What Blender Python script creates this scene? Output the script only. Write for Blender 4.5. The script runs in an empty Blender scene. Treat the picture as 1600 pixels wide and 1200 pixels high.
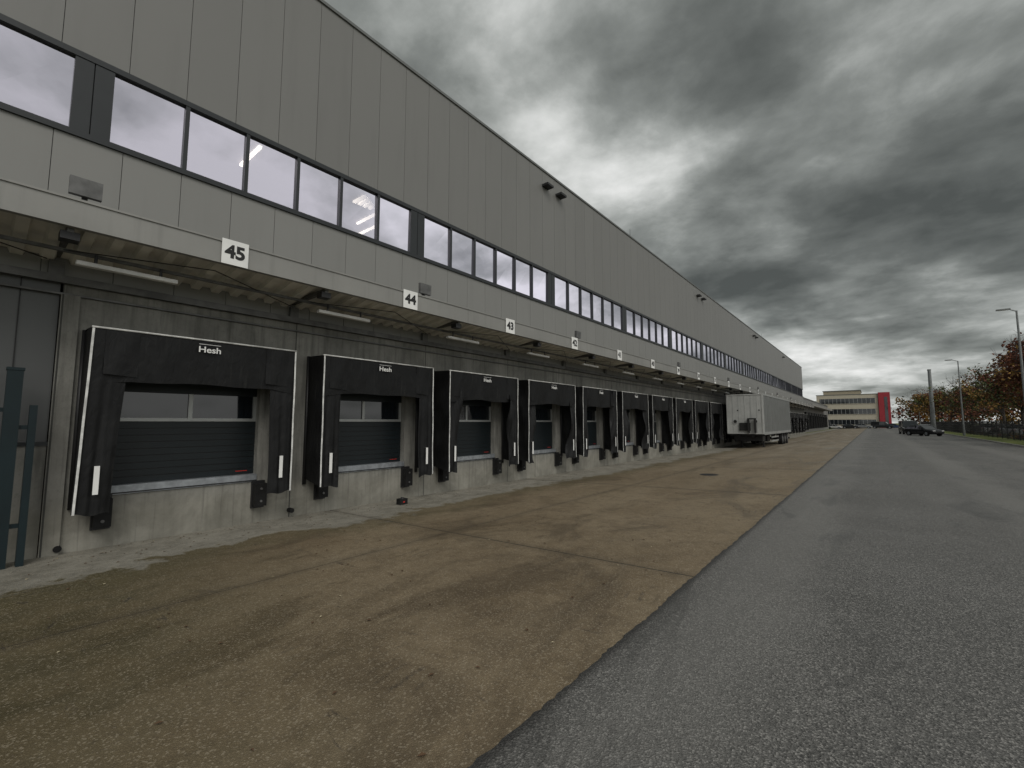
import bpy, math, random
from mathutils import Vector
random.seed(7)
scene=bpy.context.scene
col=scene.collection
H=1.8
# world axes: u = along the building (world +Y), v = towards the building (world -X)
def W(u,v,z): return (-v,u,z)

# ------------------------------------------------------------------ materials
def nd(nt,t,**k):
    n=nt.nodes.new(t)
    for a,b in k.items(): setattr(n,a,b)
    return n
def mathn(nt,op,a,b=None,c=None,clamp=False):
    n=nt.nodes.new('ShaderNodeMath'); n.operation=op; n.use_clamp=clamp
    for i,x in enumerate((a,b,c)):
        if x is None: continue
        if isinstance(x,(int,float)): n.inputs[i].default_value=x
        else: nt.links.new(x,n.inputs[i])
    return n.outputs[0]
def mixc(nt,f,a,b,mode='MIX'):
    n=nt.nodes.new('ShaderNodeMix'); n.data_type='RGBA'; n.blend_type=mode
    for s,x in ((0,f),(6,a),(7,b)):
        if isinstance(x,(int,float)): n.inputs[s].default_value=x
        elif isinstance(x,tuple): n.inputs[s].default_value=(x[0],x[1],x[2],1)
        else: nt.links.new(x,n.inputs[s])
    return n.outputs[2]
def noise(nt,vec,scale,detail=4,rough=.55,dist=0):
    n=nt.nodes.new('ShaderNodeTexNoise'); n.inputs['Scale'].default_value=scale
    n.inputs['Detail'].default_value=detail; n.inputs['Roughness'].default_value=rough
    n.inputs['Distortion'].default_value=dist
    nt.links.new(vec,n.inputs['Vector']); return n.outputs[0]
def smooth(nt,x,a,b):
    n=nt.nodes.new('ShaderNodeMapRange'); n.interpolation_type='SMOOTHSTEP'
    nt.links.new(x,n.inputs[0]); n.inputs[1].default_value=a; n.inputs[2].default_value=b
    return n.outputs[0]
def scalevec(nt,vec,s):
    n=nt.nodes.new('ShaderNodeMapping'); n.inputs['Scale'].default_value=s
    nt.links.new(vec,n.inputs[0]); return n.outputs[0]
def bump(nt,h,st,dist=.01):
    n=nt.nodes.new('ShaderNodeBump'); n.inputs['Strength'].default_value=st; n.inputs['Distance'].default_value=dist
    nt.links.new(h,n.inputs['Height']); return n.outputs[0]
MATS={}
def newmat(name):
    m=bpy.data.materials.new(name); m.use_nodes=True; nt=m.node_tree
    b=nt.nodes['Principled BSDF']; MATS[name]=m
    tc=nt.nodes.new('ShaderNodeTexCoord')
    return m,nt,b,tc.outputs['Object']
def simple(name,c,rough=.6,metal=0,var=.15,scale=2.0,bmp=0,bscale=40,spec=.5,streak=0):
    m,nt,b,oc=newmat(name)
    n=noise(nt,oc,scale,5)
    f=smooth(nt,n,.3,.7)
    cc=mixc(nt,f,tuple(x*(1-var) for x in c),tuple(min(1,x*(1+var)) for x in c))
    if streak:
        s=noise(nt,scalevec(nt,oc,(3,3,.25)),2.2,6)
        cc=mixc(nt,mathn(nt,'MULTIPLY',smooth(nt,s,.5,.75),streak),cc,tuple(x*.45 for x in c))
    nt.links.new(cc,b.inputs['Base Color'])
    b.inputs['Roughness'].default_value=rough; b.inputs['Metallic'].default_value=metal
    b.inputs['Specular IOR Level'].default_value=spec
    if bmp: nt.links.new(bump(nt,noise(nt,oc,bscale,4),bmp),b.inputs['Normal'])
    return m

# cladding panels: per-panel tone variation, faint rain streaks
def cladding(name,c,rough=.5):
    m,nt,b,oc=newmat(name)
    sp=nd(nt,'ShaderNodeSeparateXYZ'); nt.links.new(oc,sp.inputs[0])
    idx=mathn(nt,'FLOOR',mathn(nt,'DIVIDE',mathn(nt,'SUBTRACT',sp.outputs[1],1.41),.855))
    wn=nd(nt,'ShaderNodeTexWhiteNoise',noise_dimensions='1D'); nt.links.new(idx,wn.inputs['W'])
    a=mixc(nt,wn.outputs[0],tuple(x*.97 for x in c),tuple(x*1.025 for x in c))
    n=noise(nt,scalevec(nt,oc,(2,2,.22)),1.6,6)
    a=mixc(nt,mathn(nt,'MULTIPLY',smooth(nt,n,.48,.75),.16),a,tuple(x*.6 for x in c))
    n2=noise(nt,oc,.25,3)
    a=mixc(nt,mathn(nt,'MULTIPLY',smooth(nt,n2,.35,.7),.12),a,tuple(x*1.3 for x in c))
    nt.links.new(a,b.inputs['Base Color']); b.inputs['Roughness'].default_value=rough
    b.inputs['Metallic'].default_value=.1
    nt.links.new(bump(nt,noise(nt,oc,1.2,2),.08,.02),b.inputs['Normal'])
    return m
M_clad=cladding('cladding_grey',(.178,.176,.167))
M_clad2=cladding('cladding_grey_lower',(.212,.210,.198))
M_claddk=cladding('cladding_dark_grey',(.09,.093,.093))
M_fascia=simple('fascia_metal',(.24,.237,.222),.45,.1,.08,.8,streak=.25)
M_coping=simple('coping_metal',(.13,.135,.13),.4,.3,.05)
M_frame=simple('window_frame_anthracite',(.016,.019,.021),.45,.1,.1)
M_backing=simple('seam_shadow',(.06,.06,.06),.8)
M_steel=simple('dark_steel',(.022,.022,.023),.5,.3)
M_galv=simple('galvanised_steel',(.30,.32,.34),.45,.5,.2,8)
M_galvdk=simple('weathered_galvanised_steel',(.12,.12,.118),.55,.4,.25,5)
M_soffit=simple('canopy_sheet',(.62,.60,.54),.5,0,.2,1.2)
M_fix=simple('light_fixture_plastic',(.6,.6,.58),.4)
M_blackrub=simple('black_rubber',(.009,.009,.009),.75,0,.3,9,spec=.3)
M_white=simple('white_paint',(.78,.78,.76),.5,0,.05)
M_black=simple('black_paint',(.01,.01,.01),.6)
M_whstrip=simple('white_edge_strip',(.62,.62,.60),.5,0,.25,6)
M_red=simple('red_plastic',(.5,.03,.02),.4)
M_alu=simple('aluminium_frame',(.36,.37,.36),.4,.3)
M_roof=simple('roof_membrane',(.2,.2,.2),.8)
M_int=simple('interior_plaster',(.35,.35,.36),.8)
M_gate=simple('gate_steel_teal',(.006,.015,.018),.55,0,spec=.3)
M_poleg=simple('lamp_post_grey',(.20,.21,.21),.5,.4)
M_kerb=simple('kerb_stone',(.32,.31,.29),.8,0,.25,2,.3)

def concrete_wall():
    m,nt,b,oc=newmat('cast_concrete')
    n=noise(nt,oc,.8,8,.65,.3)
    c=mixc(nt,smooth(nt,n,.3,.7),(.15,.147,.132),(.265,.26,.235))
    s=noise(nt,scalevec(nt,oc,(3,3,.3)),1.8,6,.6)
    c=mixc(nt,mathn(nt,'MULTIPLY',smooth(nt,s,.45,.7),.65),c,(.08,.08,.07))
    n3=noise(nt,oc,14,5,.7)
    c=mixc(nt,mathn(nt,'MULTIPLY',smooth(nt,n3,.52,.75),.45),c,(.10,.097,.085))
    sp=nd(nt,'ShaderNodeSeparateXYZ'); nt.links.new(oc,sp.inputs[0])
    low=mathn(nt,'SUBTRACT',1,smooth(nt,sp.outputs[2],.2,.7))
    c=mixc(nt,mathn(nt,'MULTIPLY',low,.5),c,mixc(nt,smooth(nt,n,.35,.65),(.17,.16,.125),(.31,.295,.245)))
    s2=noise(nt,scalevec(nt,oc,(9,9,.35)),1.5,5,.6)
    c=mixc(nt,mathn(nt,'MULTIPLY',smooth(nt,s2,.54,.70),.45),c,(.07,.068,.058))
    j=mathn(nt,'FRACT',mathn(nt,'DIVIDE',mathn(nt,'SUBTRACT',sp.outputs[1],.81),3.73))
    jj=mathn(nt,'LESS_THAN',j,.006)
    c=mixc(nt,jj,c,(.05,.05,.045))
    nt.links.new(c,b.inputs['Base Color']); b.inputs['Roughness'].default_value=.88
    nt.links.new(bump(nt,n3,.4,.02),b.inputs['Normal'])
    return m
M_conc=concrete_wall()

def fabric():
    m,nt,b,oc=newmat('shelter_fabric')
    n=noise(nt,oc,2.5,6,.6,.4)
    c=mixc(nt,smooth(nt,n,.35,.75),(.0048,.0050,.0055),(.012,.0125,.013))
    s=noise(nt,scalevec(nt,oc,(6,6,.5)),2,5)
    c=mixc(nt,mathn(nt,'MULTIPLY',smooth(nt,s,.56,.82),.6),c,(.034,.034,.032))
    nt.links.new(c,b.inputs['Base Color']); b.inputs['Specular IOR Level'].default_value=.26
    nt.links.new(mathn(nt,'ADD',mathn(nt,'MULTIPLY',n,.3),.40),b.inputs['Roughness'])
    nt.links.new(bump(nt,noise(nt,scalevec(nt,oc,(1,1,.5)),6,5,.55,1.2),.6,.025),b.inputs['Normal'])
    return m
M_fab=fabric()
M_door=simple('sectional_door_paint',(.007,.011,.013),.45,0,.1,3,spec=.35)
def mirrorglass(name,refl,tint,rough=.01,fac=.6):
    m=bpy.data.materials.new(name); m.use_nodes=True; nt=m.node_tree; nt.nodes.clear()
    o=nd(nt,'ShaderNodeOutputMaterial'); g=nd(nt,'ShaderNodeBsdfGlossy'); t=nd(nt,'ShaderNodeBsdfTransparent')
    g.inputs['Color'].default_value=(*refl,1); g.inputs['Roughness'].default_value=rough
    t.inputs['Color'].default_value=(*tint,1)
    mx=nd(nt,'ShaderNodeMixShader'); fr=nd(nt,'ShaderNodeFresnel'); fr.inputs[0].default_value=1.5
    f=mathn(nt,'ADD',fr.outputs[0],fac,clamp=True)
    tc=nd(nt,'ShaderNodeTexCoord')
    nt.links.new(bump(nt,noise(nt,tc.outputs['Object'],1.3,2),.03,.05),g.inputs['Normal'])
    nt.links.new(f,mx.inputs[0]); nt.links.new(t.outputs[0],mx.inputs[1]); nt.links.new(g.outputs[0],mx.inputs[2])
    nt.links.new(mx.outputs[0],o.inputs[0]); MATS[name]=m; return m
M_glass=mirrorglass('window_glass',(.85,.82,.93),(.6,.6,.65),.015,.60)
M_dglass=simple('dark_glass',(.012,.015,.018),.06,0,.1,spec=.8)
def emis(name,c,s):
    m=bpy.data.materials.new(name); m.use_nodes=True; nt=m.node_tree; b=nt.nodes['Principled BSDF']
    b.inputs['Base Color'].default_value=(.8,.8,.8,1)
    b.inputs['Emission Color'].default_value=(*c,1); b.inputs['Emission Strength'].default_value=s; return m
M_tube=emis('lit_tube',(1,.90,.72),4.5)

def m_concrete_yard():
    m,nt,b,oc=newmat('yard_concrete')
    sp=nd(nt,'ShaderNodeSeparateXYZ'); nt.links.new(oc,sp.inputs[0])
    v=mathn(nt,'MULTIPLY',sp.outputs[0],-1); u=sp.outputs[1]
    n1=noise(nt,oc,.33,7,.6,.5); n2=noise(nt,oc,2.2,7,.65,.3); n3=noise(nt,oc,30,5,.7)
    nm=noise(nt,oc,7,6,.7,.3)
    st=noise(nt,scalevec(nt,oc,(1,.15,1)),1.0,6,.6,.4)
    c=mixc(nt,smooth(nt,n1,.3,.7),(.205,.152,.088),(.300,.236,.150))
    c=mixc(nt,mathn(nt,'MULTIPLY',smooth(nt,st,.45,.75),.5),c,(.33,.268,.180))
    c=mixc(nt,mathn(nt,'MULTIPLY',smooth(nt,n2,.46,.72),.5),c,(.125,.092,.055))
    c=mixc(nt,mathn(nt,'MULTIPLY',smooth(nt,nm,.50,.68),.38),c,(.100,.073,.044))
    c=mixc(nt,mathn(nt,'MULTIPLY',smooth(nt,nm,.50,.34),.22),c,(.38,.32,.22))
    dm=noise(nt,scalevec(nt,oc,(1,.45,1)),.55,7,.68,.9)
    c=mixc(nt,mathn(nt,'MULTIPLY',smooth(nt,dm,.50,.64),.5),c,(.085,.063,.040))
    gx=mathn(nt,'ADD',mathn(nt,'SUBTRACT',mathn(nt,'MULTIPLY',v,.35),u),mathn(nt,'MULTIPLY',n1,3))
    g=smooth(nt,gx,.0,3.4)
    c=mixc(nt,mathn(nt,'MULTIPLY',g,.75),c,mixc(nt,smooth(nt,n2,.4,.6),(.055,.050,.016),(.120,.098,.045)))
    c=mixc(nt,mathn(nt,'MULTIPLY',smooth(nt,u,9,45),.65),c,mixc(nt,smooth(nt,st,.4,.6),(.21,.178,.132),(.32,.283,.222)))
    e=mathn(nt,'ADD',v,mathn(nt,'MULTIPLY',mathn(nt,'SUBTRACT',n2,.5),1.8))
    e=mathn(nt,'ADD',e,mathn(nt,'MULTIPLY',mathn(nt,'SUBTRACT',n1,.5),2.4))
    pale=smooth(nt,e,8.08,8.30)
    pc=mixc(nt,smooth(nt,n2,.35,.7),(.40,.385,.335),(.25,.24,.205))
    pc=mixc(nt,mathn(nt,'MULTIPLY',smooth(nt,nm,.5,.65),.4),pc,(.14,.135,.11))
    rim=mathn(nt,'MULTIPLY',smooth(nt,e,7.0,8.1),.6)
    c=mixc(nt,rim,c,(.115,.098,.045))
    c=mixc(nt,mathn(nt,'MULTIPLY',pale,.92),c,pc)
    vo=nd(nt,'ShaderNodeTexVoronoi'); vo.inputs['Scale'].default_value=85; nt.links.new(oc,vo.inputs['Vector'])
    ag=smooth(nt,vo.outputs['Distance'],.15,.55)
    c=mixc(nt,mathn(nt,'MULTIPLY',ag,.5),c,mixc(nt,1.0,c,(.36,.34,.31),'MULTIPLY'))
    sepc=nd(nt,'ShaderNodeSeparateColor'); nt.links.new(vo.outputs['Color'],sepc.inputs[0])
    lt=mathn(nt,'GREATER_THAN',sepc.outputs[0],.88)
    c=mixc(nt,mathn(nt,'MULTIPLY',lt,.30),c,(.46,.40,.30))
    c=mixc(nt,mathn(nt,'MULTIPLY',smooth(nt,n3,.52,.70),.42),c,(.065,.050,.033))
    tn=noise(nt,scalevec(nt,oc,(.5,1.7,1)),1.5,8,.75,1.6)
    c=mixc(nt,mathn(nt,'MULTIPLY',smooth(nt,tn,.60,.68),.66),c,(.035,.030,.026))
    wv=nd(nt,'ShaderNodeTexWave'); wv.inputs['Scale'].default_value=2.2; wv.inputs['Distortion'].default_value=9; wv.inputs['Detail'].default_value=2; wv.inputs['Detail Scale'].default_value=.35
    nt.links.new(oc,wv.inputs['Vector'])
    msk=mathn(nt,'MULTIPLY',smooth(nt,noise(nt,oc,.8,4,.6),.58,.68),smooth(nt,n3,.62,.40))
    c=mixc(nt,mathn(nt,'MULTIPLY',mathn(nt,'MULTIPLY',smooth(nt,wv.outputs['Fac'],.70,.99),msk),.6),c,(.03,.027,.024))
    wob=mathn(nt,'MULTIPLY',mathn(nt,'SUBTRACT',n3,.5),.02)
    ju=mathn(nt,'PINGPONG',mathn(nt,'ADD',mathn(nt,'SUBTRACT',u,5.5-7.46*4),wob),3.73)
    jl=mathn(nt,'LESS_THAN',ju,.012)
    jv=mathn(nt,'LESS_THAN',mathn(nt,'ABSOLUTE',mathn(nt,'SUBTRACT',mathn(nt,'ADD',v,wob),5.9)),.008)
    jj=mathn(nt,'MAXIMUM',jl,mathn(nt,'MULTIPLY',jv,.8))
    jh=smooth(nt,mathn(nt,'MINIMUM',ju,mathn(nt,'ABSOLUTE',mathn(nt,'SUBTRACT',v,5.9))),.25,0.0)
    c=mixc(nt,mathn(nt,'MULTIPLY',jh,.3),c,(.07,.055,.036))
    c=mixc(nt,jj,c,(.03,.025,.018))
    nt.links.new(c,b.inputs['Base Color'])
    r=mathn(nt,'ADD',mathn(nt,'MULTIPLY',smooth(nt,dm,.45,.66),-.28),.74)
    nt.links.new(r,b.inputs['Roughness'])
    hh=mathn(nt,'ADD',mathn(nt,'MULTIPLY',ag,.5),n3)
    nt.links.new(bump(nt,mathn(nt,'SUBTRACT',hh,jj),.6,.006),b.inputs['Normal'])
    return m
M_yard=m_concrete_yard()
def m_asphalt():
    m,nt,b,oc=newmat('asphalt')
    sp=nd(nt,'ShaderNodeSeparateXYZ'); nt.links.new(oc,sp.inputs[0])
    v=mathn(nt,'MULTIPLY',sp.outputs[0],-1)
    n1=noise(nt,oc,.4,6,.6,.4); n2=noise(nt,scalevec(nt,oc,(1,.06,1)),.9,5,.6)
    n3=noise(nt,oc,60,4,.8)
    c=mixc(nt,smooth(nt,n1,.3,.7),(.098,.096,.090),(.142,.139,.131))
    c=mixc(nt,mathn(nt,'MULTIPLY',smooth(nt,n2,.45,.7),.5),c,(.172,.168,.158))
    vo=nd(nt,'ShaderNodeTexVoronoi'); vo.inputs['Scale'].default_value=95; nt.links.new(oc,vo.inputs['Vector'])
    se=nd(nt,'ShaderNodeSeparateColor'); nt.links.new(vo.outputs['Color'],se.inputs[0])
    c=mixc(nt,mathn(nt,'MULTIPLY',mathn(nt,'GREATER_THAN',se.outputs[0],.75),.6),c,(.34,.33,.31))
    c=mixc(nt,mathn(nt,'MULTIPLY',mathn(nt,'LESS_THAN',se.outputs[1],.35),.65),c,(.026,.026,.025))
    c=mixc(nt,mathn(nt,'MULTIPLY',smooth(nt,n3,.5,.7),.4),c,(.05,.05,.048))
    bd=mathn(nt,'ADD',v,mathn(nt,'MULTIPLY',n1,1.2))
    w=smooth(nt,mathn(nt,'PINGPONG',bd,1.7),.9,1.6)
    c=mixc(nt,mathn(nt,'MULTIPLY',w,.32),c,(.22,.215,.20))
    pt=noise(nt,scalevec(nt,oc,(1,.3,1)),.8,7,.7,1.0)
    c=mixc(nt,mathn(nt,'MULTIPLY',smooth(nt,pt,.54,.64),.42),c,(.05,.049,.046))
    d=smooth(nt,v,1.62,1.73)
    c=mixc(nt,mathn(nt,'MULTIPLY',d,.8),c,(.020,.019,.018))
    nt.links.new(c,b.inputs['Base Color'])
    nt.links.new(mathn(nt,'ADD',mathn(nt,'MULTIPLY',smooth(nt,pt,.50,.64),-.15),.62),b.inputs['Roughness'])
    nt.links.new(bump(nt,mathn(nt,'ADD',n3,vo.outputs['Distance']),.8,.006),b.inputs['Normal'])
    return m
M_asph=m_asphalt()
def m_grass():
    m,nt,b,oc=newmat('grass_with_leaves')
    n=noise(nt,oc,1.2,7,.7); n2=noise(nt,oc,9,5,.8)
    c=mixc(nt,smooth(nt,n,.35,.65),(.06,.10,.02),(.14,.17,.035))
    c=mixc(nt,smooth(nt,n2,.55,.64),c,(.34,.19,.035))
    nt.links.new(c,b.inputs['Base Color']); b.inputs['Roughness'].default_value=.9
    nt.links.new(bump(nt,n2,.8,.05),b.inputs['Normal']); return m
M_grass=m_grass()
def foliage(name,a,bc):
    m,nt,b,oc=newmat(name)
    n=noise(nt,oc,1.1,5,.7); n2=noise(nt,oc,7,2)
    c=mixc(nt,smooth(nt,mathn(nt,'ADD',mathn(nt,'MULTIPLY',n,.6),mathn(nt,'MULTIPLY',n2,.4)),.38,.62),a,bc)
    nt.links.new(c,b.inputs['Base Color']); b.inputs['Roughness'].default_value=.8; return m
F_rust=foliage('foliage_rust',(.055,.020,.014),(.19,.062,.028))
F_gold=foliage('foliage_gold',(.13,.075,.02),(.34,.20,.045))
F_green=foliage('foliage_green',(.035,.050,.015),(.10,.12,.03))
M_bark=simple('bark',(.055,.045,.038),.9,0,.3,6)

# ------------------------------------------------------------------ mesh builder (u,v,z) space
class MB:
    def __init__(s): s.V=[];s.F=[];s.M=[];s.mats=[]
    def mi(s,m):
        if m not in s.mats: s.mats.append(m)
        return s.mats.index(m)
    def face(s,pts,m):
        i=len(s.V); s.V+= [W(*p) for p in pts]; s.F.append(tuple(range(i,i+len(pts)))); s.M.append(s.mi(m))
    def box(s,u0,u1,v0,v1,z0,z1,m):
        i=len(s.V)
        s.V+=[W(u,v,z) for z in (z0,z1) for v in (v0,v1) for u in (u0,u1)]
        for f in ((0,2,3,1),(4,5,7,6),(0,1,5,4),(2,6,7,3),(0,4,6,2),(1,3,7,5)):
            s.F.append(tuple(i+k for k in f)); s.M.append(s.mi(m))
    def cyl(s,p0,p1,r0,r1,m,n=12,cap=True):
        a=Vector(p0);b=Vector(p1);d=(b-a).normalized()
        t=d.cross(Vector((0,0,1)) if abs(d.z)<.9 else Vector((1,0,0))).normalized(); q=d.cross(t)
        i=len(s.V)
        for c,r in ((a,r0),(b,r1)):
            for k in range(n):
                an=2*math.pi*k/n; p=c+t*math.cos(an)*r+q*math.sin(an)*r; s.V.append(W(*p))
        for k in range(n):
            k2=(k+1)%n; s.F.append((i+k,i+k2,i+n+k2,i+n+k)); s.M.append(s.mi(m))
        if cap:
            s.F.append(tuple(i+k for k in range(n))[::-1]); s.M.append(s.mi(m))
            s.F.append(tuple(i+n+k for k in range(n))); s.M.append(s.mi(m))
    def grid(s,fn,nu,nv,m):
        i=len(s.V)
        for a in range(nu+1):
            for b in range(nv+1): s.V.append(W(*fn(a/nu,b/nv)))
        for a in range(nu):
            for b in range(nv):
                k=i+a*(nv+1)+b; s.F.append((k,k+1,k+nv+2,k+nv+1)); s.M.append(s.mi(m))
    def loft(s,rings,m,cap=True):
        n=len(rings[0]); i=len(s.V)
        for r in rings: s.V+=[W(*p) for p in r]
        for a in range(len(rings)-1):
            for k in range(n):
                k2=(k+1)%n; s.F.append((i+a*n+k,i+a*n+k2,i+(a+1)*n+k2,i+(a+1)*n+k)); s.M.append(s.mi(m))
        if cap:
            s.F.append(tuple(i+k for k in range(n))[::-1]); s.M.append(s.mi(m))
            j=i+(len(rings)-1)*n; s.F.append(tuple(j+k for k in range(n))); s.M.append(s.mi(m))
    def make(s,name,parent=None,loc=(0,0,0),rot=0,smooth=False,fixn=False):
        me=bpy.data.meshes.new(name); me.from_pydata(s.V,[],s.F); 
        for m in s.mats: me.materials.append(m)
        me.polygons.foreach_set('material_index',s.M)
        if smooth: me.polygons.foreach_set('use_smooth',[True]*len(s.F))
        me.update(); o=bpy.data.objects.new(name,me); col.objects.link(o)
        o.location=W(*loc); o.rotation_euler=(0,0,rot)
        if parent: o.parent=parent
        return o
def bevel(o,w,seg=2):
    md=o.modifiers.new('bevel','BEVEL'); md.width=w; md.segments=seg; md.limit_method='ANGLE'; return o
def empty(name,loc=(0,0,0),rot=0):
    o=bpy.data.objects.new(name,None); col.objects.link(o); o.location=W(*loc); o.rotation_euler=(0,0,rot)
    o.empty_display_size=.3; return o
def text(name,body,size,mat,parent,loc,offset=0,ext=.002,sx=1):
    c=bpy.data.curves.new(name,'FONT'); c.body=body; c.size=size; c.align_x='CENTER'; c.align_y='CENTER'
    c.offset=offset; c.extrude=ext; c.materials.append(mat)
    o=bpy.data.objects.new(name,c); col.objects.link(o); o.parent=parent
    o.location=W(*loc); o.rotation_euler=(math.pi/2,0,math.pi/2); o.scale=(sx,1,1); return o

# ------------------------------------------------------------------ ground
GD=-.25
def gz(v):
    if v<=1.756: return 0
    if v>=10: return GD
    return GD*(v-1.756)/(10-1.756)
b=MB()
prof=[(-900,-.012),(1.756,-.012),(10,GD-.012),(900,GD-.012)]
for (v0,z0),(v1,z1) in zip(prof,prof[1:]):
    b.face([(-300,v0,z0),(1200,v0,z0),(1200,v1,z1),(-300,v1,z1)],M_grass)
b.make('ground')
b=MB(); b.face([(-25,1.6,-.004),(175,1.6,-.004),(175,1.756,-.004),(-25,1.756,-.004)],M_yard)
b.face([(-25,1.756,-.004),(175,1.756,-.004),(175,10.02,GD-.004),(-25,10.02,GD-.004)],M_yard)
b.make('concrete_yard')
b=MB()
us=[-25]; 
while us[-1]<40: us.append(us[-1]+.05)
while us[-1]<260: us.append(us[-1]+2)
es=[1.735+random.uniform(-.011,.011)+.007*math.sin(u*1.3)+.007*math.sin(u*4.1) for u in us]
for i in range(len(us)-1):
    b.face([(us[i],-8.3,0),(us[i+1],-8.3,0),(us[i+1],es[i+1],0.0),(us[i],es[i],0.0)],M_asph)
b.face([(175,1.9,-.002),(260,1.9,-.002),(260,40,-.002),(175,40,-.002)],M_asph)
b.make('asphalt_road')
b=MB()
u=-25
while u<180:
    b.box(u,u+.985,-8.42,-8.30,-.01,.12,M_kerb); u+=1.0
b.make('kerb')
b=MB(); b.box(-25,180,-60,-8.423,-.01,.10,M_grass); b.make('grass_verge')
b=MB(); b.box(20,175,-34,-12.2,.10,.112,M_asph); b.make('car_park_surface')

# manhole
b=MB(); zz=gz(4.7)
b.cyl((0,0,0),(0,0,.006),.34,.34,M_galvdk,28); b.cyl((0,0,.006),(0,0,.010),.29,.29,M_steel,28)
b.make('manhole_cover',loc=(17.1,4.7,zz-.002))

# ------------------------------------------------------------------ warehouse
BL=99.0; U0=-14; VW=10.0; RT=12.2
bld=empty('warehouse_building',(0,0,0))
P=3.73; C0=2.68; ND=26
SH=[C0+P*k for k in range(ND)]
# cladding panels
b=MB(); b.box(U0,BL,10.03,10.2,7.98,RT-.02,M_backing); 
s=1.41-.855*18
while s<BL:
    e=min(s+.855-.009,BL-.01)
    if s>=U0: b.box(s,e,VW,10.03,8.0,RT-.08,M_clad)
    s+=.855
b.make('upper_cladding',bld)
b=MB(); b.box(U0,BL,10.03,10.2,4.1,6.56,M_backing)
s=1.41-.855*18
while s<BL:
    e=min(s+.855-.009,BL-.01)
    if s>=U0: b.box(s,e,VW,10.03,4.15,6.545,M_clad2)
    s+=.855
b.make('lower_cladding',bld)
b=MB(); b.box(U0,BL+.05,9.96,10.3,RT-.08,RT,M_coping); b.box(U0,BL,10.3,60,RT-.3,RT-.15,M_roof)
b.box(BL-.01,BL+.02,10.2,60,-.3,RT-.08,M_clad); b.box(U0,BL-.02,59.8,60,-.3,RT-.3,M_clad)
b.box(U0-.1,U0,10.2,60,-.3,RT-.08,M_clad)
b.make('roof_and_end_walls',bld)
# window strip
b=MB(); g=MB()
b.box(U0,BL-.01,9.975,10.12,7.92,8.02,M_frame); b.box(U0,BL-.01,9.955,10.12,6.53,6.63,M_frame)
ws=1.22-6.93*2
while ws<BL:
    a0=ws-.50
    if a0<BL-1:
        b.box(a0,a0+.235,9.99,10.11,6.63,7.92,M_frame); b.box(a0+.25,ws,9.99,10.11,6.63,7.92,M_frame); b.box(a0+.235,a0+.25,10.03,10.11,6.63,7.92,M_black)
    for i in range(6):
        p0=ws+i*1.072; p1=p0+1.072
        if p1>BL-.2: break
        if i>0: b.box(p0-.035,p0+.035,9.985,10.11,6.63,7.92,M_frame)
        t=random.uniform(-.006,.006); q=random.uniform(-.005,.005)
        g.face([(p0,10.05+t,6.62),(p0,10.05+q,7.93),(p1,10.05-t*.5+q,7.93),(p1,10.05-q,6.62)],M_glass)
    ws+=6.93
b.make('window_frames',bld); g.make('window_panes',bld)
# room behind the strip
b=MB()
b.box(U0,BL-.1,10.2,16,6.3,6.4,M_int); b.box(U0,BL-.1,10.2,16,8.35,8.45,M_int); b.box(U0,BL-.1,16,16.1,6.4,8.35,M_int)
for u in [x*3.46+.8 for x in range(-3,28)]: b.box(u,u+.1,13.2,16,6.4,8.35,M_int)
b.make('offices_interior',bld)
b=MB()
for k,(uu,vv) in enumerate([(3.9,10.9),(7.6,11.6),(8.1,12.5),(10.2,11.2),(13.9,11.2),(17.7,11.5),(21,11.3),(27,11.5),(33,11.6),(41,11.5)]):
    b.box(uu,uu+.07,vv,vv+1.2,8.28,8.34,M_tube)
for q in range(4): b.box(6.75+q*.17,6.85+q*.17,11.0,11.6,8.29,8.34,M_tube)
b.make('office_light_tubes',bld)
# vents under roof
b=MB()
for u in (14.2,15.2,34.6,35.8,55,56.3,76): b.box(u,u+.42,9.70,10.0,11.44,11.53,M_steel); b.box(u+.15,u+.27,9.8,10.0,11.53,11.60,M_steel)
b.make('wall_vents',bld)
b=MB()
for u in (4.5,23.0,61): b.cyl((u,10.12,RT),(u,10.12,RT+.55),.012,.008,M_steel,6); b.box(u-.05,u+.05,10.07,10.17,RT,RT+.04,M_steel)
b.make('lightning_rods',bld)

# dock wall in cast concrete with door openings
b=MB()
WT=4.1
b.box(.82,BL,VW,10.35,-.35,.58,M_conc)
b.box(.82,BL,VW,10.35,3.05,WT,M_conc)
prev=.82
for c in SH:
    b.box(prev,c-1.17,VW,10.35,.58,3.05,M_conc); prev=c+1.17
b.box(prev,BL,VW,10.35,.58,3.05,M_conc)
b.box(.80,1.02,9.93,10.0,-.35,3.85,M_conc)
b.make('dock_wall',bld)
b=MB()
b.box(U0,.79,10.04,10.3,1.5,WT,M_claddk)
for uu in (.36,-.49,-1.34): b.box(uu,uu+.012,10.02,10.04,1.5,WT,M_black)
b.box(U0,.79,9.98,10.3,-.35,1.44,M_conc); b.box(U0,.80,9.96,10.3,1.44,1.5,M_frame)
b.make('end_bay_wall',bld)
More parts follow.
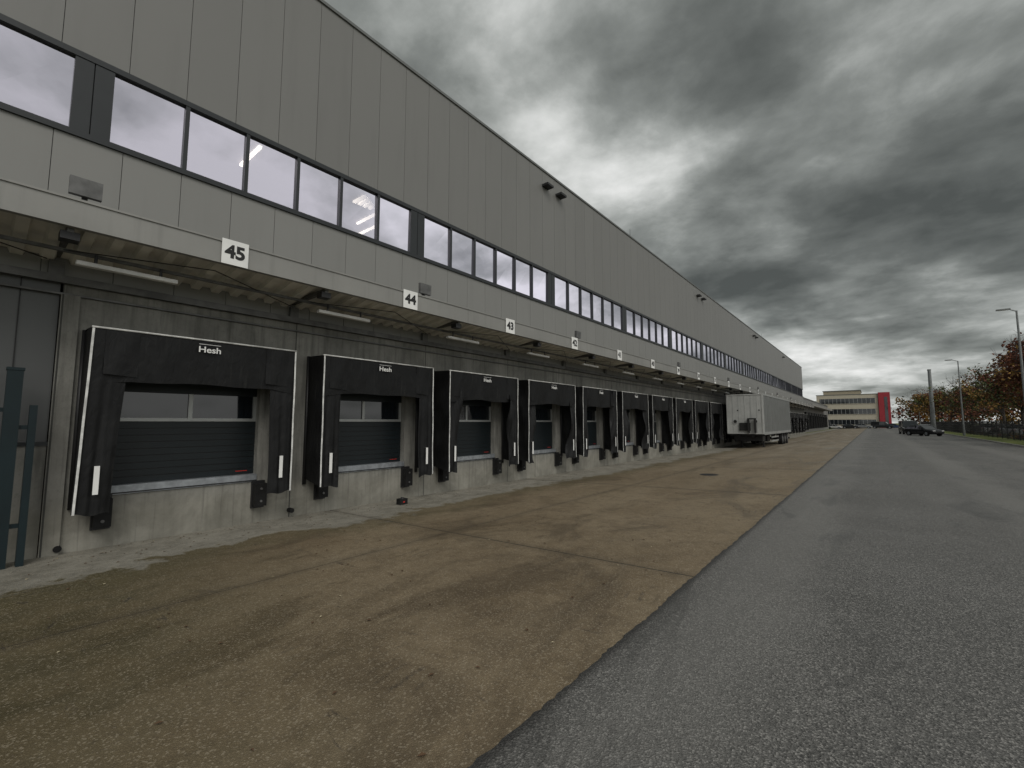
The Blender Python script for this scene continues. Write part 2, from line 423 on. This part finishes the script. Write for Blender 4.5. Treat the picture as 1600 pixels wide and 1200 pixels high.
# doors
b=MB()
for c in SH:
    a0=c-1.17;a1=c+1.17; vd=10.16
    z=.74
    while z<1.80:
        b.box(a0,a1,vd,vd+.05,z,z+.105,M_door); b.box(a0,a1,vd+.014,vd+.05,z+.105,z+.12,M_black); z+=.12
    b.box(a0,a1,vd-.004,vd+.05,1.82,1.88,M_alu); b.box(a0,a1,vd,vd+.05,2.34,2.40,M_door)
    b.box(a0,a0+.06,vd,vd+.05,1.88,2.34,M_alu); b.box(a1-.06,a1,vd,vd+.05,1.88,2.34,M_alu); b.box(c-.035,c+.035,vd,vd+.05,1.88,2.34,M_alu)
    b.box(a0+.06,c-.035,vd+.03,vd+.05,1.88,2.34,M_dglass); b.box(c+.035,a1-.06,vd+.03,vd+.05,1.88,2.34,M_dglass)
    b.box(a0,a1,vd,vd+.05,2.40,3.05,M_door)
    b.box(a1-.34,a1-.12,vd-.004,vd,.80,.812,M_red)
    b.box(a0,a1,9.975,10.16,.585,.735,M_galv)
    b.box(a0,a1,9.96,9.975,.60,.62,M_steel)
b.make('sectional_doors',bld)
b=MB()
for i,c in enumerate(SH):
    for sg in (-1,1):
        x=c+sg*1.2
        b.box(x-.11,x+.11,9.78,10.0,.10,.55,M_blackrub); b.box(x-.12,x+.12,9.93,10.0,.05,.60,M_steel)
        b.cyl((x,9.78,.2),(x,9.765,.2),.025,.025,M_galvdk,8); b.cyl((x,9.78,.45),(x,9.765,.45),.025,.025,M_galvdk,8)
b.make('dock_bumpers',bld)
b=MB(); b.cyl((1.0,9.9,-.16),(1.0,10.02,-.16),.05,.05,M_blackrub,14); b.cyl((4.55,9.85,-.1),(4.55,10.0,-.1),.05,.05,M_blackrub,12)
b.make('drain_pipes',bld)

# canopy
b=MB()
FV=8.39
us=[]
pat=[(0,0),(.03,.075),(.16,.075),(.19,0)]
u=U0
while u<BL-.3:
    for du,dz in pat: us.append((u+du,dz))
    u+=.33
for (a,za),(c2,zb) in zip(us,us[1:]):
    b.face([(a,FV+.12,4.66-za),(c2,FV+.12,4.66-zb),(c2,10.0,4.44-zb),(a,10.0,4.44-za)],M_soffit)
b.face([(U0,FV,4.87),(U0,10,4.75),(BL,10,4.75),(BL,FV,4.87)],M_roof)
b.make('canopy_sheet',bld)
b=MB()
u=U0
while u<BL:
    e=min(u+5.6-.008,BL); b.box(u,e,FV,FV+.10,4.49,4.88,M_fascia); b.box(u,e,FV-.02,FV,4.86,4.89,M_fascia); u+=5.6
b.make('canopy_fascia',bld)
b=MB()
for k in range(-3,27):
    u=.72+P*k
    if u>BL-.5: break
    b.box(u-.035,u+.035,FV+.12,10.0,4.44,4.53,M_galvdk)
    b.box(u-.09,u+.09,9.9,10.0,4.14,4.36,M_galvdk)
    b.box(u-.10,u+.10,8.52,8.72,4.34,4.45,M_steel)
    b.cyl((u,9.2,4.36),(u+1.8,8.7,4.42),.009,.009,M_steel,6)
    b.cyl((u+3.6,9.7,4.31),(u+1.8,8.7,4.42),.009,.009,M_steel,6)
b.box(U0,BL,9.88,9.99,4.02,4.14,M_galvdk)
b.box(U0,BL,9.2,9.25,4.34,4.39,M_galvdk)
b.box(U0,BL,9.94,10.0,3.84,3.87,M_galvdk)
b.make('canopy_steelwork',bld)
b=MB()
for k in range(-2,26):
    u=.85+P*k
    b.box(u,u+1.25,9.06,9.17,4.15,4.22,M_fix); b.box(u+.2,u+.24,9.10,9.13,4.22,4.36,M_steel); b.box(u+1.0,u+1.04,9.10,9.13,4.22,4.36,M_steel)
bevel(b.make('canopy_light_fittings',bld),.012)
b=MB()
for u in (.83,6.95,14.3,25.5,36.7,48,59,70): 
    b.box(u-.17,u+.17,8.42,8.50,4.97,5.22,M_galvdk); b.box(u-.03,u+.03,8.5,8.56,4.86,5.02,M_steel)
b.make('canopy_floodlights',bld)

# number signs
for k,c in enumerate(SH):
    sb=MB(); sb.box(-.205,.205,-.012,0,-.215,.215,M_white)
    o=sb.make('dock_number_sign',loc=(c+.03,FV-.022,4.70))
    text('number',str(45-k),.31,M_black,o,(0,-.014,0),.012)

# dock shelters
def shelter(k,c):
    r=random.Random(100+k); b=MB()
    zt=3.28;zb=.42; hw=1.57; D=.69
    amp=.010 if k==0 else (.014 if k==1 else .035+.03*r.random())
    ph=r.random()*6
    b.grid(lambda s,t:(-hw+2*hw*s,.0+D*t,zt+.03*t+.006*math.sin(s*9+ph)),16,3,M_fab)
    for sg in (-1,1):
        b.grid(lambda s,t:(sg*(hw+amp*.7*math.sin(t*9+s*4+ph)*math.sin(math.pi*s)),D*s,zt-(zt-zb-.02-.12*s)*t),8,20,M_fab)
    lean=[r.uniform(-.03,.06) for _ in range(2)]
    if k==0: lean=[.12,0]
    wav=[r.uniform(.03,.10),r.uniform(.03,.10)]; sw=[r.uniform(-.20,.12),r.uniform(-.20,.12)]; fq=[r.uniform(4,7),r.uniform(4,7)]
    fold=[r.uniform(-.10,.10),r.uniform(-.10,.10)]
    for q,sg in enumerate((-1,1)):
        def f(s,t,sg=sg,q=q):
            inner=1.13-.012*math.sin(t*5+ph)-.03*(1-t)
            if k>=2: inner=inner+wav[q]*math.sin(t*fq[q]+ph)*min(1,t*2)+sw[q]*t*t
            du=hw+(inner-hw)*s
            dv=.012+.025*s*s+amp*math.sin(s*7+t*6+ph)*s+amp*.8*math.sin(t*11+ph*2)*s
            dv+=(.012*math.sin(s*14+ph)+.008*math.sin(s*25+ph*2))*min(1,t*1.5)
            if k>=2: dv+=fold[q]*s*math.sin(math.pi*t)**2+.05*s*math.sin(t*7+s*5+ph)+.035*math.sin((s*1.3-t)*13+ph)*s
            return (sg*(du+lean[q]*t*.5),dv,zt-.01-(zt-zb)*t-.03*s*t+.02*math.sin(s*8+ph)*t)
        b.grid(f,18,34,M_fab)
    def h(s,t):
        sag=.03*math.sin(s*math.pi) + (0.02*math.sin(s*11+ph) if k>=2 else .010*math.sin(s*15+ph))
        edge=min(s,1-s); corner=max(0,1-edge/.14)
        return (-hw+.02+(2*hw-.04)*(.5+(s-.5)*(1-.03*t)),-.014+.005*t+.02*t*t+(amp*.5+.008)*math.sin(s*17+ph)*t,zt-(.84-sag+.05*corner)*t)
    b.grid(h,40,10,M_fab)
    for s0 in (.12,.88):
        x=-hw+2*hw*s0
        b.grid(lambda s,t:(x+(s-.5)*.42,-.028+.005*t+.012*math.sin(s*6+t*3),zt-.02-(.70+.03*s)*t),6,8,M_fab)
    for q,sg in enumerate((-1,1)):
        x=sg*hw; l=lean[q]*.5*sg
        b.grid(lambda s,t:(x+l*t-sg*.020+(s-.5)*.030,-.030+.006*math.sin(t*14+ph),zt-(zt-zb)*t),1,16,M_whstrip)
        if k<9: 
            x2=sg*1.34+l*.8
            b.grid(lambda s,t:(x2+(s-.5)*.066,-.050,1.13-.43*t),1,1,M_white)
            b.grid(lambda s,t:(x2+(s-.5)*.066,-.050+.05*t,1.13),1,1,M_white)
    b.box(-hw,hw,-.036,.02,zt-.010,zt+.016,M_whstrip)
    b.box(-hw-.03,-hw+.03,D-.06,D-.002,zb,zt+.03,M_steel); b.box(hw-.03,hw+.03,D-.06,D-.002,zb,zt+.03,M_steel)
    o=b.make('dock_shelter',loc=(c,9.31,0),smooth=True)
    if k<8:
        text('lettering','Hesh',.15,M_white,o,(0,-.060,zt-.18),.0025,sx=1.15)
        lb=MB(); lb.box(-.17,.17,-.060,-.056,zt-.085,zt-.078,M_white); lb.make('lettering_line',o)
    return o
for k,c in enumerate(SH): shelter(k,c)

b=MB(); b.box(-.11,.11,-.08,.08,0,.14,M_blackrub); b.box(-.03,.02,-.09,-.08,.05,.08,M_red); b.cyl((0,0,.14),(0,0,.17),.05,.03,M_steel,8)
b.make('wheel_chock',loc=(6.95,9.2,gz(9.2)))

# gate at left
b=MB()
b.box(.30,.46,9.5,9.66,GD,2.55,M_gate); b.box(.29,.47,9.49,9.67,2.55,2.59,M_gate)
b.box(.55,.63,9.5,9.62,GD,2.05,M_gate)
for z in (.0,1.95): b.box(-6,.30,9.55,9.60,z,z+.06,M_gate)
u=-6
while u<.28: b.box(u,u+.025,9.56,9.585,.05,1.96,M_gate); u+=.12
b.box(.46,.55,9.54,9.58,.3,.36,M_gate); b.box(.46,.55,9.54,9.58,1.7,1.76,M_gate)
b.make('steel_gate')

# annex beyond the warehouse
an=empty('annex_building',(0,0,0))
b=MB(); b.box(99.03,165,10.6,45,-.3,6.6,M_clad); b.box(99.03,165.1,10.5,45.1,6.6,6.8,M_coping)
b.box(99.1,150,8.6,10.6,4.9,5.3,M_fascia)
for i in range(10):
    u=101+i*5; b.box(u,u+2.6,10.45,10.59,.6,3.4,M_door); b.box(u-.5,u+3.1,9.8,10.45,3.2,3.8,M_fab); b.box(u-.5,u,9.8,10.45,.5,3.2,M_fab); b.box(u+2.6,u+3.1,9.8,10.45,.5,3.2,M_fab)
b.make('annex_walls',an)

# ------------------------------------------------------------------ semi-trailer
M_tw=simple('trailer_white',(.38,.385,.37),.4,0,.1,1.5,streak=.4)
M_tc=simple('trailer_side_grey',(.15,.155,.15),.5,0,.12,1.5,streak=.4)
tr=empty('semi_trailer',(37.6,6.35,gz(7.6)))
TL=13.4; TWd=2.55
b=MB(); b.box(0,TL,0,TWd,1.1,4.12,M_tc); b.make('body_core',tr)
b=MB()
b.box(-.05,0,0.0,TWd,1.1,4.14,M_tw)
for v in (.02,TWd-.10): b.box(-.09,-.05,v,v+.08,1.1,4.14,M_tw)
for z in (1.1,4.06): b.box(-.085,-.05,.1,TWd-.1,z,z+.08,M_tw)
for i in range(1,6): b.box(-.065,-.05,i*.42,i*.42+.02,1.2,4.05,M_alu)
for v in (.28,1.75): b.cyl((-.06,v,2.9),(-.07,v,2.9),.05,.05,M_black,10)
b.cyl((-.05,1.95,2.05),(-.10,1.95,2.05),.17,.17,M_alu,18); b.cyl((-.10,1.95,2.05),(-.105,1.95,2.05),.12,.12,M_black,18)
b.cyl((-.05,.55,2.05),(-.10,.55,2.05),.17,.17,M_alu,18); b.cyl((-.10,.55,2.05),(-.105,.55,2.05),.12,.12,M_black,18)
b.box(-.16,-.05,.9,1.65,1.35,1.95,M_black); b.cyl((-.16,1.0,1.8),(-.24,1.0,1.8),.04,.04,M_red,8); b.cyl((-.16,1.25,1.8),(-.24,1.25,1.8),.04,.04,M_steel,8)
b.box(-.35,-.05,.5,.6,1.2,2.3,M_black); b.box(-.35,-.05,.95,1.05,1.2,2.3,M_black); b.box(-.36,-.30,.5,1.05,2.2,2.3,M_black)
b.make('front_bulkhead',tr)
b=MB()
b.box(0,TL,-.03,0,1.05,1.25,M_alu); b.box(0,TL,-.03,0,4.02,4.14,M_alu); b.box(0,.07,-.03,0,1.25,4.02,M_alu); b.box(TL-.07,TL,-.03,0,1.25,4.02,M_alu)
u=.9
while u<TL: b.box(u,u+.03,-.012,0,1.25,4.02,M_tc); u+=.62
b.make('side_rails',tr)
b=MB()
for v in (.75,1.7): b.box(.2,TL-.1,v,v+.14,.85,1.1,M_steel)
for u in (.4,2.5,5,7.5,10,12.8): b.box(u,u+.1,.05,2.5,.95,1.08,M_steel)
for v in (.45,2.0):
    b.box(2.4,2.54,v,v+.14,.18,1.1,M_steel); b.box(2.3,2.64,v-.05,v+.2,.0,.06,M_steel); 
    b.cyl((2.47,v+.07,.06),(2.47,v+.07,.2),.05,.05,M_steel,8)
b.cyl((2.47,.5,.8),(2.47,2.1,.8),.03,.03,M_steel,8)
b.box(3.2,6.4,.02,.06,.45,.55,M_alu); b.box(3.2,6.4,.02,.06,.75,.85,M_alu)
b.box(3.3,3.36,.03,.08,.45,1.0,M_steel); b.box(6.3,6.36,.03,.08,.45,1.0,M_steel)
b.box(1.0,2.0,.3,2.3,.55,1.0,M_steel); b.box(4.1,5.3,.5,2.1,.4,.95,M_steel)
b.box(TL-.1,TL,.1,2.45,.4,.55,M_steel)
b.make('chassis',tr)
b=MB()
for u in (8.6,9.95,11.3):
    b.cyl((u,.2,.5),(u,2.35,.5),.07,.07,M_steel,8)
    for v0,v1 in ((.03,.35),(2.2,2.52)):
        b.cyl((u,v0,.5),(u,v1,.5),.5,.5,M_blackrub,24)
    b.cyl((u,.028,.5),(u,.0,.5),.28,.22,M_galvdk,16); b.cyl((u,0,.5),(u,-.02,.5),.1,.1,M_galvdk,12)
    b.box(u-.55,u+.55,.02,.36,1.0,1.05,M_blackrub)
b.make('wheels',tr)

# ------------------------------------------------------------------ cars
def paint(name,c): return simple(name,c,.25,.2,.03)
CP=[paint('car_paint_black',(.015,.016,.018)),paint('car_paint_white',(.5,.5,.5)),paint('car_paint_silver',(.22,.23,.24)),paint('car_paint_blue',(.03,.05,.11)),paint('car_paint_red',(.25,.02,.02))]
def car(loc,rot,pm,van=False,name='parked_car'):
    e=empty(name,loc,rot)
    L=4.4 if not van else 5.2; w=.9 if not van else .98
    st=[(0,.45,.62,.80),(.12,.30,.76,.90),(.6,.22,.86,.97),(1.25,.22,.94,1),(2.2,.22,.96,1),(3.4,.22,.98,1),(4.1,.24,1.0,.98),(4.33,.32,.95,.92),(4.4,.45,.8,.86)]
    if van: st=[(0,.45,.8,.85),(.15,.3,1.0,.93),(.9,.22,1.12,.98),(1.6,.22,1.15,1),(3,.22,1.15,1),(4.2,.22,1.15,1),(5.1,.26,1.15,.98),(5.2,.4,1.12,.95)]
    def ring(x,zb,zt,k,w):
        hw=w*k; pts=[]
        for (a,c) in ((-.82,0),(-.97,.12),(-1,.5),(-.97,.82),(-.88,1),(.88,1),(.97,.82),(1,.5),(.97,.12),(.82,0)): pts.append((x-L/2,a*hw,zb+(zt-zb)*c))
        return pts
    b=MB(); b.loft([ring(x,zb,zt,k,w) for x,zb,zt,k in st],pm); b.make('body',e,smooth=False)
    if van: gs=[(1.0,1.12,1.14,.93),(1.75,1.12,1.95,.84),(2.1,1.12,2.05,.85),(5.0,1.12,2.05,.86),(5.12,1.12,1.98,.86)]
    else: gs=[(1.1,.90,.92,.88),(1.9,.92,1.38,.76),(2.4,.92,1.45,.75),(3.3,.92,1.42,.74),(4.15,.94,1.02,.80)]
    def gr(x,zb,zt,k):
        t=w*k; bt=w*.93
        return [(x-L/2,-bt,zb),(x-L/2,-t,zt-.03),(x-L/2,-t*.9,zt),(x-L/2,t*.9,zt),(x-L/2,t,zt-.03),(x-L/2,bt,zb)]
    b=MB(); b.loft([gr(*x) for x in gs],M_dglass); b.make('windows',e)
    b=MB(); g2=gs[1:4]
    b.loft([[(x-L/2,-w*k-.005,zt-.06),(x-L/2,-w*k*.9,zt+.012),(x-L/2,w*k*.9,zt+.012),(x-L/2,w*k+.005,zt-.06)] for x,zb,zt,k in g2],pm)
    for x in ((2.55,) if not van else (1.9,3.2,4.95)):
        b.box(x-L/2-.04,x-L/2+.04,-w*.9,w*.9,.95,(1.42 if not van else 2.0),pm)
    if van: b.box(3.2-L/2,5.0-L/2,-w*.935,w*.935,1.1,1.98,pm)
    b.make('roof_and_pillars',e)
    b=MB()
    for x in (.85,L-.9):
        for sg in (-1,1):
            b.cyl((x-L/2,sg*(w-.2),.32),(x-L/2,sg*(w+.01),.32),.33,.33,M_blackrub,20)
            b.cyl((x-L/2,sg*(w+.01),.32),(x-L/2,sg*(w+.02),.32),.2,.18,M_galv,14)
    b.make('wheels',e)
    b=MB()
    for sg in (-1,1):
        b.box(-L/2+.02,-L/2+.16,sg*w*.62-.14,sg*w*.62+.14,.62,.74,M_white)
        b.box(L/2-.1,L/2+.006,sg*w*.66-.12,sg*w*.66+.12,.72,.90,M_red)
        b.box(1.55-L/2,1.67-L/2,sg*(w+.06)-.09,sg*(w+.06)+.09,.95,1.08,pm)
    b.box(L/2-.02,L/2+.012,-.26,.26,.5,.61,M_white)
    b.box(-L/2-.005,-L/2+.05,-.4,.4,.42,.6,M_black)
    b.make('lights_and_mirrors',e)
    return e
car((82,-5.2,0),math.radians(38),CP[0])
car((92,-4.2,0),math.radians(5),CP[0],van=True,name='parked_van')
car((104,-6.9,0),math.radians(10),CP[2])
for i,(u,v,p,r) in enumerate([(50,-14.5,2,90),(54,-14.5,1,90),(58,-14.5,0,90),(62,-14.7,2,88),(66,-14.4,1,92),(71,-14.6,3,90),(76,-14.6,1,90),(82,-14.5,2,90),(88,-14.6,0,90),(95,-14.6,1,90),(103,-14.5,0,90)]):
    car((u,v,.112),math.radians(r),CP[p])
for v,p,vn in [(12.5,0,False),(9.6,1,False),(5.6,0,False),(-2.0,0,True),(-4.6,3,False),(2.4,2,False)]:
    car((172,v,gz(v)),math.radians(80),CP[p],van=vn,name='parked_van' if vn else 'parked_car')

# ------------------------------------------------------------------ far office building
ob=empty('office_building',(0,0,0))
M_cream=simple('render_cream',(.46,.42,.33),.8,0,.06)
M_redw=simple('render_red',(.30,.02,.03),.6,0,.08)
M_cream2=simple('render_beige',(.32,.28,.20),.8,0,.06)
b=MB()
UB=190
b.box(UB,UB+22,-1.5,15.3,-.3,11.2,M_cream); b.box(UB-.1,UB+22,-1.6,15.4,11.2,11.4,M_coping)
b.box(UB+4,UB+20,3,13.5,11.4,12.8,M_cream2); b.box(UB+3.8,UB+20.2,2.8,13.7,12.8,13.0,M_coping)
b.box(UB-.6,UB+20,-4.6,-1.62,-.3,11.7,M_redw); 
b.make('walls',ob)
b=MB()
for z in (1.0,4.6,8.2):
    b.box(UB-.06,UB+.01,-.8,14.4,z,z+1.75,M_dglass)
    for i in range(14): b.box(UB-.10,UB-.06,-.8+i*1.14,-.72+i*1.14,z,z+1.75,M_alu)
    b.box(UB-.14,UB-.06,-.9,14.5,z-.12,z,M_cream)
b.box(UB-.66,UB-.6,-3.9,-3.1,-.2,10.2,M_dglass)
b.make('windows',ob)
b=MB(); b.box(205,240,20,60,-.3,9,M_cream2); b.box(204.9,240,19.9,60,9,9.2,M_coping); b.box(204.95,205,22,58,5,6.6,M_dglass)
b.make('distant_office_building')

# ------------------------------------------------------------------ street lamps, mast, fence
def lamp(u,v,h,arm):
    b=MB(); b.cyl((0,0,0),(0,0,h),.10,.055,M_poleg,12); b.cyl((0,0,0),(0,0,.9),.13,.12,M_poleg,12)
    b.cyl((0,0,h-.05),(0,arm,h+.18),.04,.035,M_poleg,8)
    b.box(-.13,.13,arm-.1,arm+.62,h+.13,h+.22,M_poleg); b.box(-.10,.10,arm-.02,arm+.5,h+.11,h+.13,M_fix)
    b.make('street_lamp',loc=(u,v,.1))
lamp(48.2,-8.6,9.9,.4); lamp(81,-8.95,9.7,.6); lamp(150,-9,9.6,.6)
b=MB(); b.cyl((0,0,0),(0,0,12),.38,.26,M_poleg,16); b.cyl((0,0,0),(0,0,.3),.6,.6,M_conc,16); b.cyl((0,0,12),(0,0,12.3),.3,.3,M_poleg,16)
b.make('steel_mast',loc=(121,-9.2,.1))
b=MB(); v=-10.6; u=30
while u<175:
    b.box(u,u+.08,v-.04,v+.04,.1,2.05,M_steel); u+=2.5
u=30
while u<175:
    b.box(u,u+.016,v-.008,v+.008,.15,1.95,M_steel); u+=.16
for z in (.2,.6,1.0,1.4,1.9): b.box(30,175,v-.014,v+.014,z,z+.03,M_steel)
b.make('mesh_fence')

# ------------------------------------------------------------------ trees
def tree(u,v,h,r,mats,n,name='autumn_tree',leaf=.16,dens=1.0,low=.25,seed=0):
    R=random.Random(seed); t=MB()
    e=empty(name,(u,v,.1))
    t.cyl((0,0,0),(0,0,h*low),h*.022,h*.018,M_bark,8); t.cyl((0,0,h*low),(R.uniform(-.2,.2),R.uniform(-.2,.2),h*.93),h*.018,.02,M_bark,7)
    tips=[]
    for i in range(22):
        a=R.random()*6.28; z0=h*R.uniform(low,.8); ln=r*R.uniform(.55,1.05)*(1 if z0<h*.55 else .75)
        p0=Vector((0,0,z0)); p1=Vector((math.cos(a)*ln,math.sin(a)*ln,z0+ln*R.uniform(.35,.9)))
        if p1.z>h: p1.z=h*R.uniform(.9,1)
        t.cyl(p0,p1,h*.009,.015,M_bark,5); 
        for j in range(6):
            s=R.uniform(.35,1); q=p0.lerp(p1,s); q2=q+Vector((R.uniform(-1,1),R.uniform(-1,1),R.uniform(-.1,1.2)))*r*.36
            t.cyl(q,q2,h*.0035,.010,M_bark,4); tips.append(q2)
            for _ in range(4):
                q3=q2+Vector((R.uniform(-1,1),R.uniform(-1,1),R.uniform(0,1.3)))*r*.22; t.cyl(q2,q3,.016,.008,M_bark,3); tips.append(q3)
    t.make('trunk_and_limbs',e)
    if n:
        f=MB()
        lowt=[p for p in tips if p.z<h*.86] or tips
        clumps=[(p,R.uniform(.12,.30)*r,R.choice(mats)) for p in R.sample(lowt,max(6,int(len(lowt)*.28*dens)))]
        for i in range(n):
            p,cr,m=R.choice(clumps)
            d=Vector((R.gauss(0,1),R.gauss(0,1),R.gauss(0,.75)))*cr*.55; c=p+d
            a=Vector((R.uniform(-1,1),R.uniform(-1,1),R.uniform(-1,1))).normalized(); bb=a.cross(Vector((R.uniform(-1,1),R.uniform(-1,1),R.uniform(-1,1)))).normalized()
            s=leaf*R.uniform(.6,1.4)
            f.face([c-a*s,c-bb*s*.6,c+a*s,c+bb*s*.6],m)
        f.make('foliage',e)
    return e
tree(62,-13.6,10.8,4.2,[F_rust,F_rust,F_gold],6800,seed=1)
tree(57,-14.5,14.2,3.8,[F_gold],220,name='bare_tree',seed=2,dens=.6)
tree(73,-14.5,10.4,4,[F_rust,F_gold,F_rust],5200,seed=3)
tree(86,-15,10.2,4,[F_rust,F_green],4600,seed=4)
tree(100,-15.5,9.8,4.2,[F_gold,F_green],4200,seed=5)
tree(116,-14,9.4,4,[F_rust,F_green],3800,seed=6)
tree(134,-13,9.6,4.2,[F_rust,F_gold],3400,seed=7,leaf=.22)
tree(150,-11,9.6,4.2,[F_gold,F_green],3400,seed=8,leaf=.22)
tree(48,-14,8.8,3.4,[F_rust,F_gold],5200,seed=9)
# distant mass of trees
f=MB(); R=random.Random(55)
cl=[]
for i in range(150):
    vv=R.uniform(-130,-9); uu=R.uniform(200,250) if vv>-60 else R.uniform(120,230)
    for j in range(3): cl.append((uu+R.uniform(-2,2),vv+R.uniform(-3,3),R.uniform(2,10),R.uniform(1.5,3.2)))
for i in range(30):
    vv=R.uniform(16,80); cl.append((R.uniform(260,290),vv,R.uniform(3,10),3))
fm=[F_rust,F_green,F_gold,F_rust]
for (uu,vv,z,r) in cl:
    m=R.choice(fm)
    for j in range(55):
        c=Vector((uu+R.gauss(0,r*.6),vv+R.gauss(0,r*.6),max(.3,z+R.gauss(0,r*.5))))
        a=Vector((R.uniform(-1,1),R.uniform(-1,1),R.uniform(-1,1))).normalized(); bb=a.cross(Vector((R.uniform(-1,1),R.uniform(-1,1),1))).normalized(); s=R.uniform(.3,.7)
        f.face([c-a*s,c-bb*s*.7,c+a*s,c+bb*s*.7],m)
f.make('distant_trees')
# shrubs behind fence
f=MB()
for i in range(60):
    uu=R.uniform(36,170); vv=-11.6+R.uniform(-.3,.3); r=R.uniform(.2,.45); m=R.choice([F_green,F_gold,F_rust,F_green])
    for j in range(90):
        c=Vector((uu+R.gauss(0,r*.9),vv+R.gauss(0,r*.4),max(.12,.25+R.gauss(0,r*.4))))
        a=Vector((R.uniform(-1,1),R.uniform(-1,1),R.uniform(-1,1))).normalized(); bb=a.cross(Vector((R.uniform(-1,1),R.uniform(-1,1),1))).normalized(); s=R.uniform(.05,.11)
        f.face([c-a*s,c-bb*s*.7,c+a*s,c+bb*s*.7],m)
f.make('shrub_row')
# fallen leaves
f=MB(); Ml=simple('leaf_brown',(.09,.05,.025),.8); Ml2=simple('leaf_pale',(.38,.33,.22),.8)
for i in range(900):
    if R.random()<.5: uu=R.uniform(.5,30); vv=R.triangular(8.4,9.9,9.8)
    else: uu=R.uniform(.5,26); vv=R.uniform(1.9,9)
    s=R.uniform(.008,.030); a=R.random()*3.14; z=gz(vv)+.004
    dx,dy=math.cos(a)*s,math.sin(a)*s
    f.face([(uu-dx,vv-dy,z),(uu+dy*.6,vv-dx*.6,z+.006),(uu+dx,vv+dy,z+.002),(uu-dy*.6,vv+dx*.6,z+.008)],Ml if R.random()<.85 else Ml2)
f.make('fallen_leaves')

# ------------------------------------------------------------------ sky
w=bpy.data.worlds.new('World'); scene.world=w; w.use_nodes=True; nt=w.node_tree
bg=nt.nodes['Background']; bg.inputs[1].default_value=1.0
tc=nd(nt,'ShaderNodeTexCoord'); gv=tc.outputs['Generated']
sp=nd(nt,'ShaderNodeSeparateXYZ'); nt.links.new(gv,sp.inputs[0])
X,Y,Z=sp.outputs
den=mathn(nt,'ADD',mathn(nt,'MAXIMUM',Z,0),.20)
cb=nd(nt,'ShaderNodeCombineXYZ'); nt.links.new(mathn(nt,'DIVIDE',X,den),cb.inputs[0]); nt.links.new(mathn(nt,'DIVIDE',Y,den),cb.inputs[1]); cb.inputs[2].default_value=3.7
cv=cb.outputs[0]
a=noise(nt,cv,1.35,4,.5,.1); bq=noise(nt,cv,.5,2,.5,.1); cfine=noise(nt,cv,3.6,8,.58,.15)
s=mathn(nt,'ADD',mathn(nt,'ADD',mathn(nt,'MULTIPLY',a,.48),mathn(nt,'MULTIPLY',bq,.25)),mathn(nt,'MULTIPLY',cfine,.27))
s=mathn(nt,'ADD',mathn(nt,'MULTIPLY',mathn(nt,'SUBTRACT',s,.5),2.25),.49)
hor=mathn(nt,'POWER',mathn(nt,'SUBTRACT',1,mathn(nt,'MAXIMUM',Z,0),clamp=True),9)
s=mathn(nt,'ADD',s,mathn(nt,'MULTIPLY',hor,.13))
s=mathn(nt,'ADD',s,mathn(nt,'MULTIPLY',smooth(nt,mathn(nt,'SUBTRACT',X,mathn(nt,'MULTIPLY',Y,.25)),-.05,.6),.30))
def blob(d,r,amt):
    global s
    dv=nd(nt,'ShaderNodeVectorMath',operation='DISTANCE'); nt.links.new(gv,dv.inputs[0]); dv.inputs[1].default_value=d
    s=mathn(nt,'ADD',s,mathn(nt,'MULTIPLY',smooth(nt,dv.outputs['Value'],r,0.0),amt))
blob((-.50,.50,.71),.42,.16); blob((-.485,.675,.556),.16,.10)
blob((-.162,.835,.526),.40,-.07); blob((.083,.96,.267),.30,-.05); blob((-.10,.985,.09),.22,.15)
blob((-.082,.922,.379),.12,.06)
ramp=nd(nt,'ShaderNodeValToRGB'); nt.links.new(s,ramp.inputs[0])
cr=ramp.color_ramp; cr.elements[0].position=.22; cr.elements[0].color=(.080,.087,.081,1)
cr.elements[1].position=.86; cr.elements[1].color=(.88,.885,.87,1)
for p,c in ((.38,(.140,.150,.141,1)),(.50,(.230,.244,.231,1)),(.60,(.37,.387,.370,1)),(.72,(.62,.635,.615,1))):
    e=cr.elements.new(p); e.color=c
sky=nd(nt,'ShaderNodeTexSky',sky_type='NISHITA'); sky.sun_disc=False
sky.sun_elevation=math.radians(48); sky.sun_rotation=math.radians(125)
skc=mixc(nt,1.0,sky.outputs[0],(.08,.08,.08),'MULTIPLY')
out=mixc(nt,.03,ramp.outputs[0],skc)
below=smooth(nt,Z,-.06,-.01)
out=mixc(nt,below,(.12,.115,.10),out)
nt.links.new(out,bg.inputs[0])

sd=bpy.data.lights.new('sun','SUN'); sd.energy=1.2; sd.angle=math.radians(30); sd.color=(1,.96,.90)
so=bpy.data.objects.new('sun',sd); col.objects.link(so)
d=Vector((-.62,.42,-.72)); so.rotation_euler=d.to_track_quat('-Z','Y').to_euler()

# ------------------------------------------------------------------ camera
cd=bpy.data.cameras.new('camera'); cd.sensor_width=36; cd.lens=690/1600*36; cd.clip_end=3000; cd.clip_start=.05
co=bpy.data.objects.new('camera',cd); col.objects.link(co); co.location=(0,0,H)
co.rotation_euler=(math.radians(94.97),0,math.atan2(.6297,.772)); scene.camera=co
scene.view_settings.view_transform='Standard'; scene.view_settings.look='None'; scene.view_settings.exposure=0
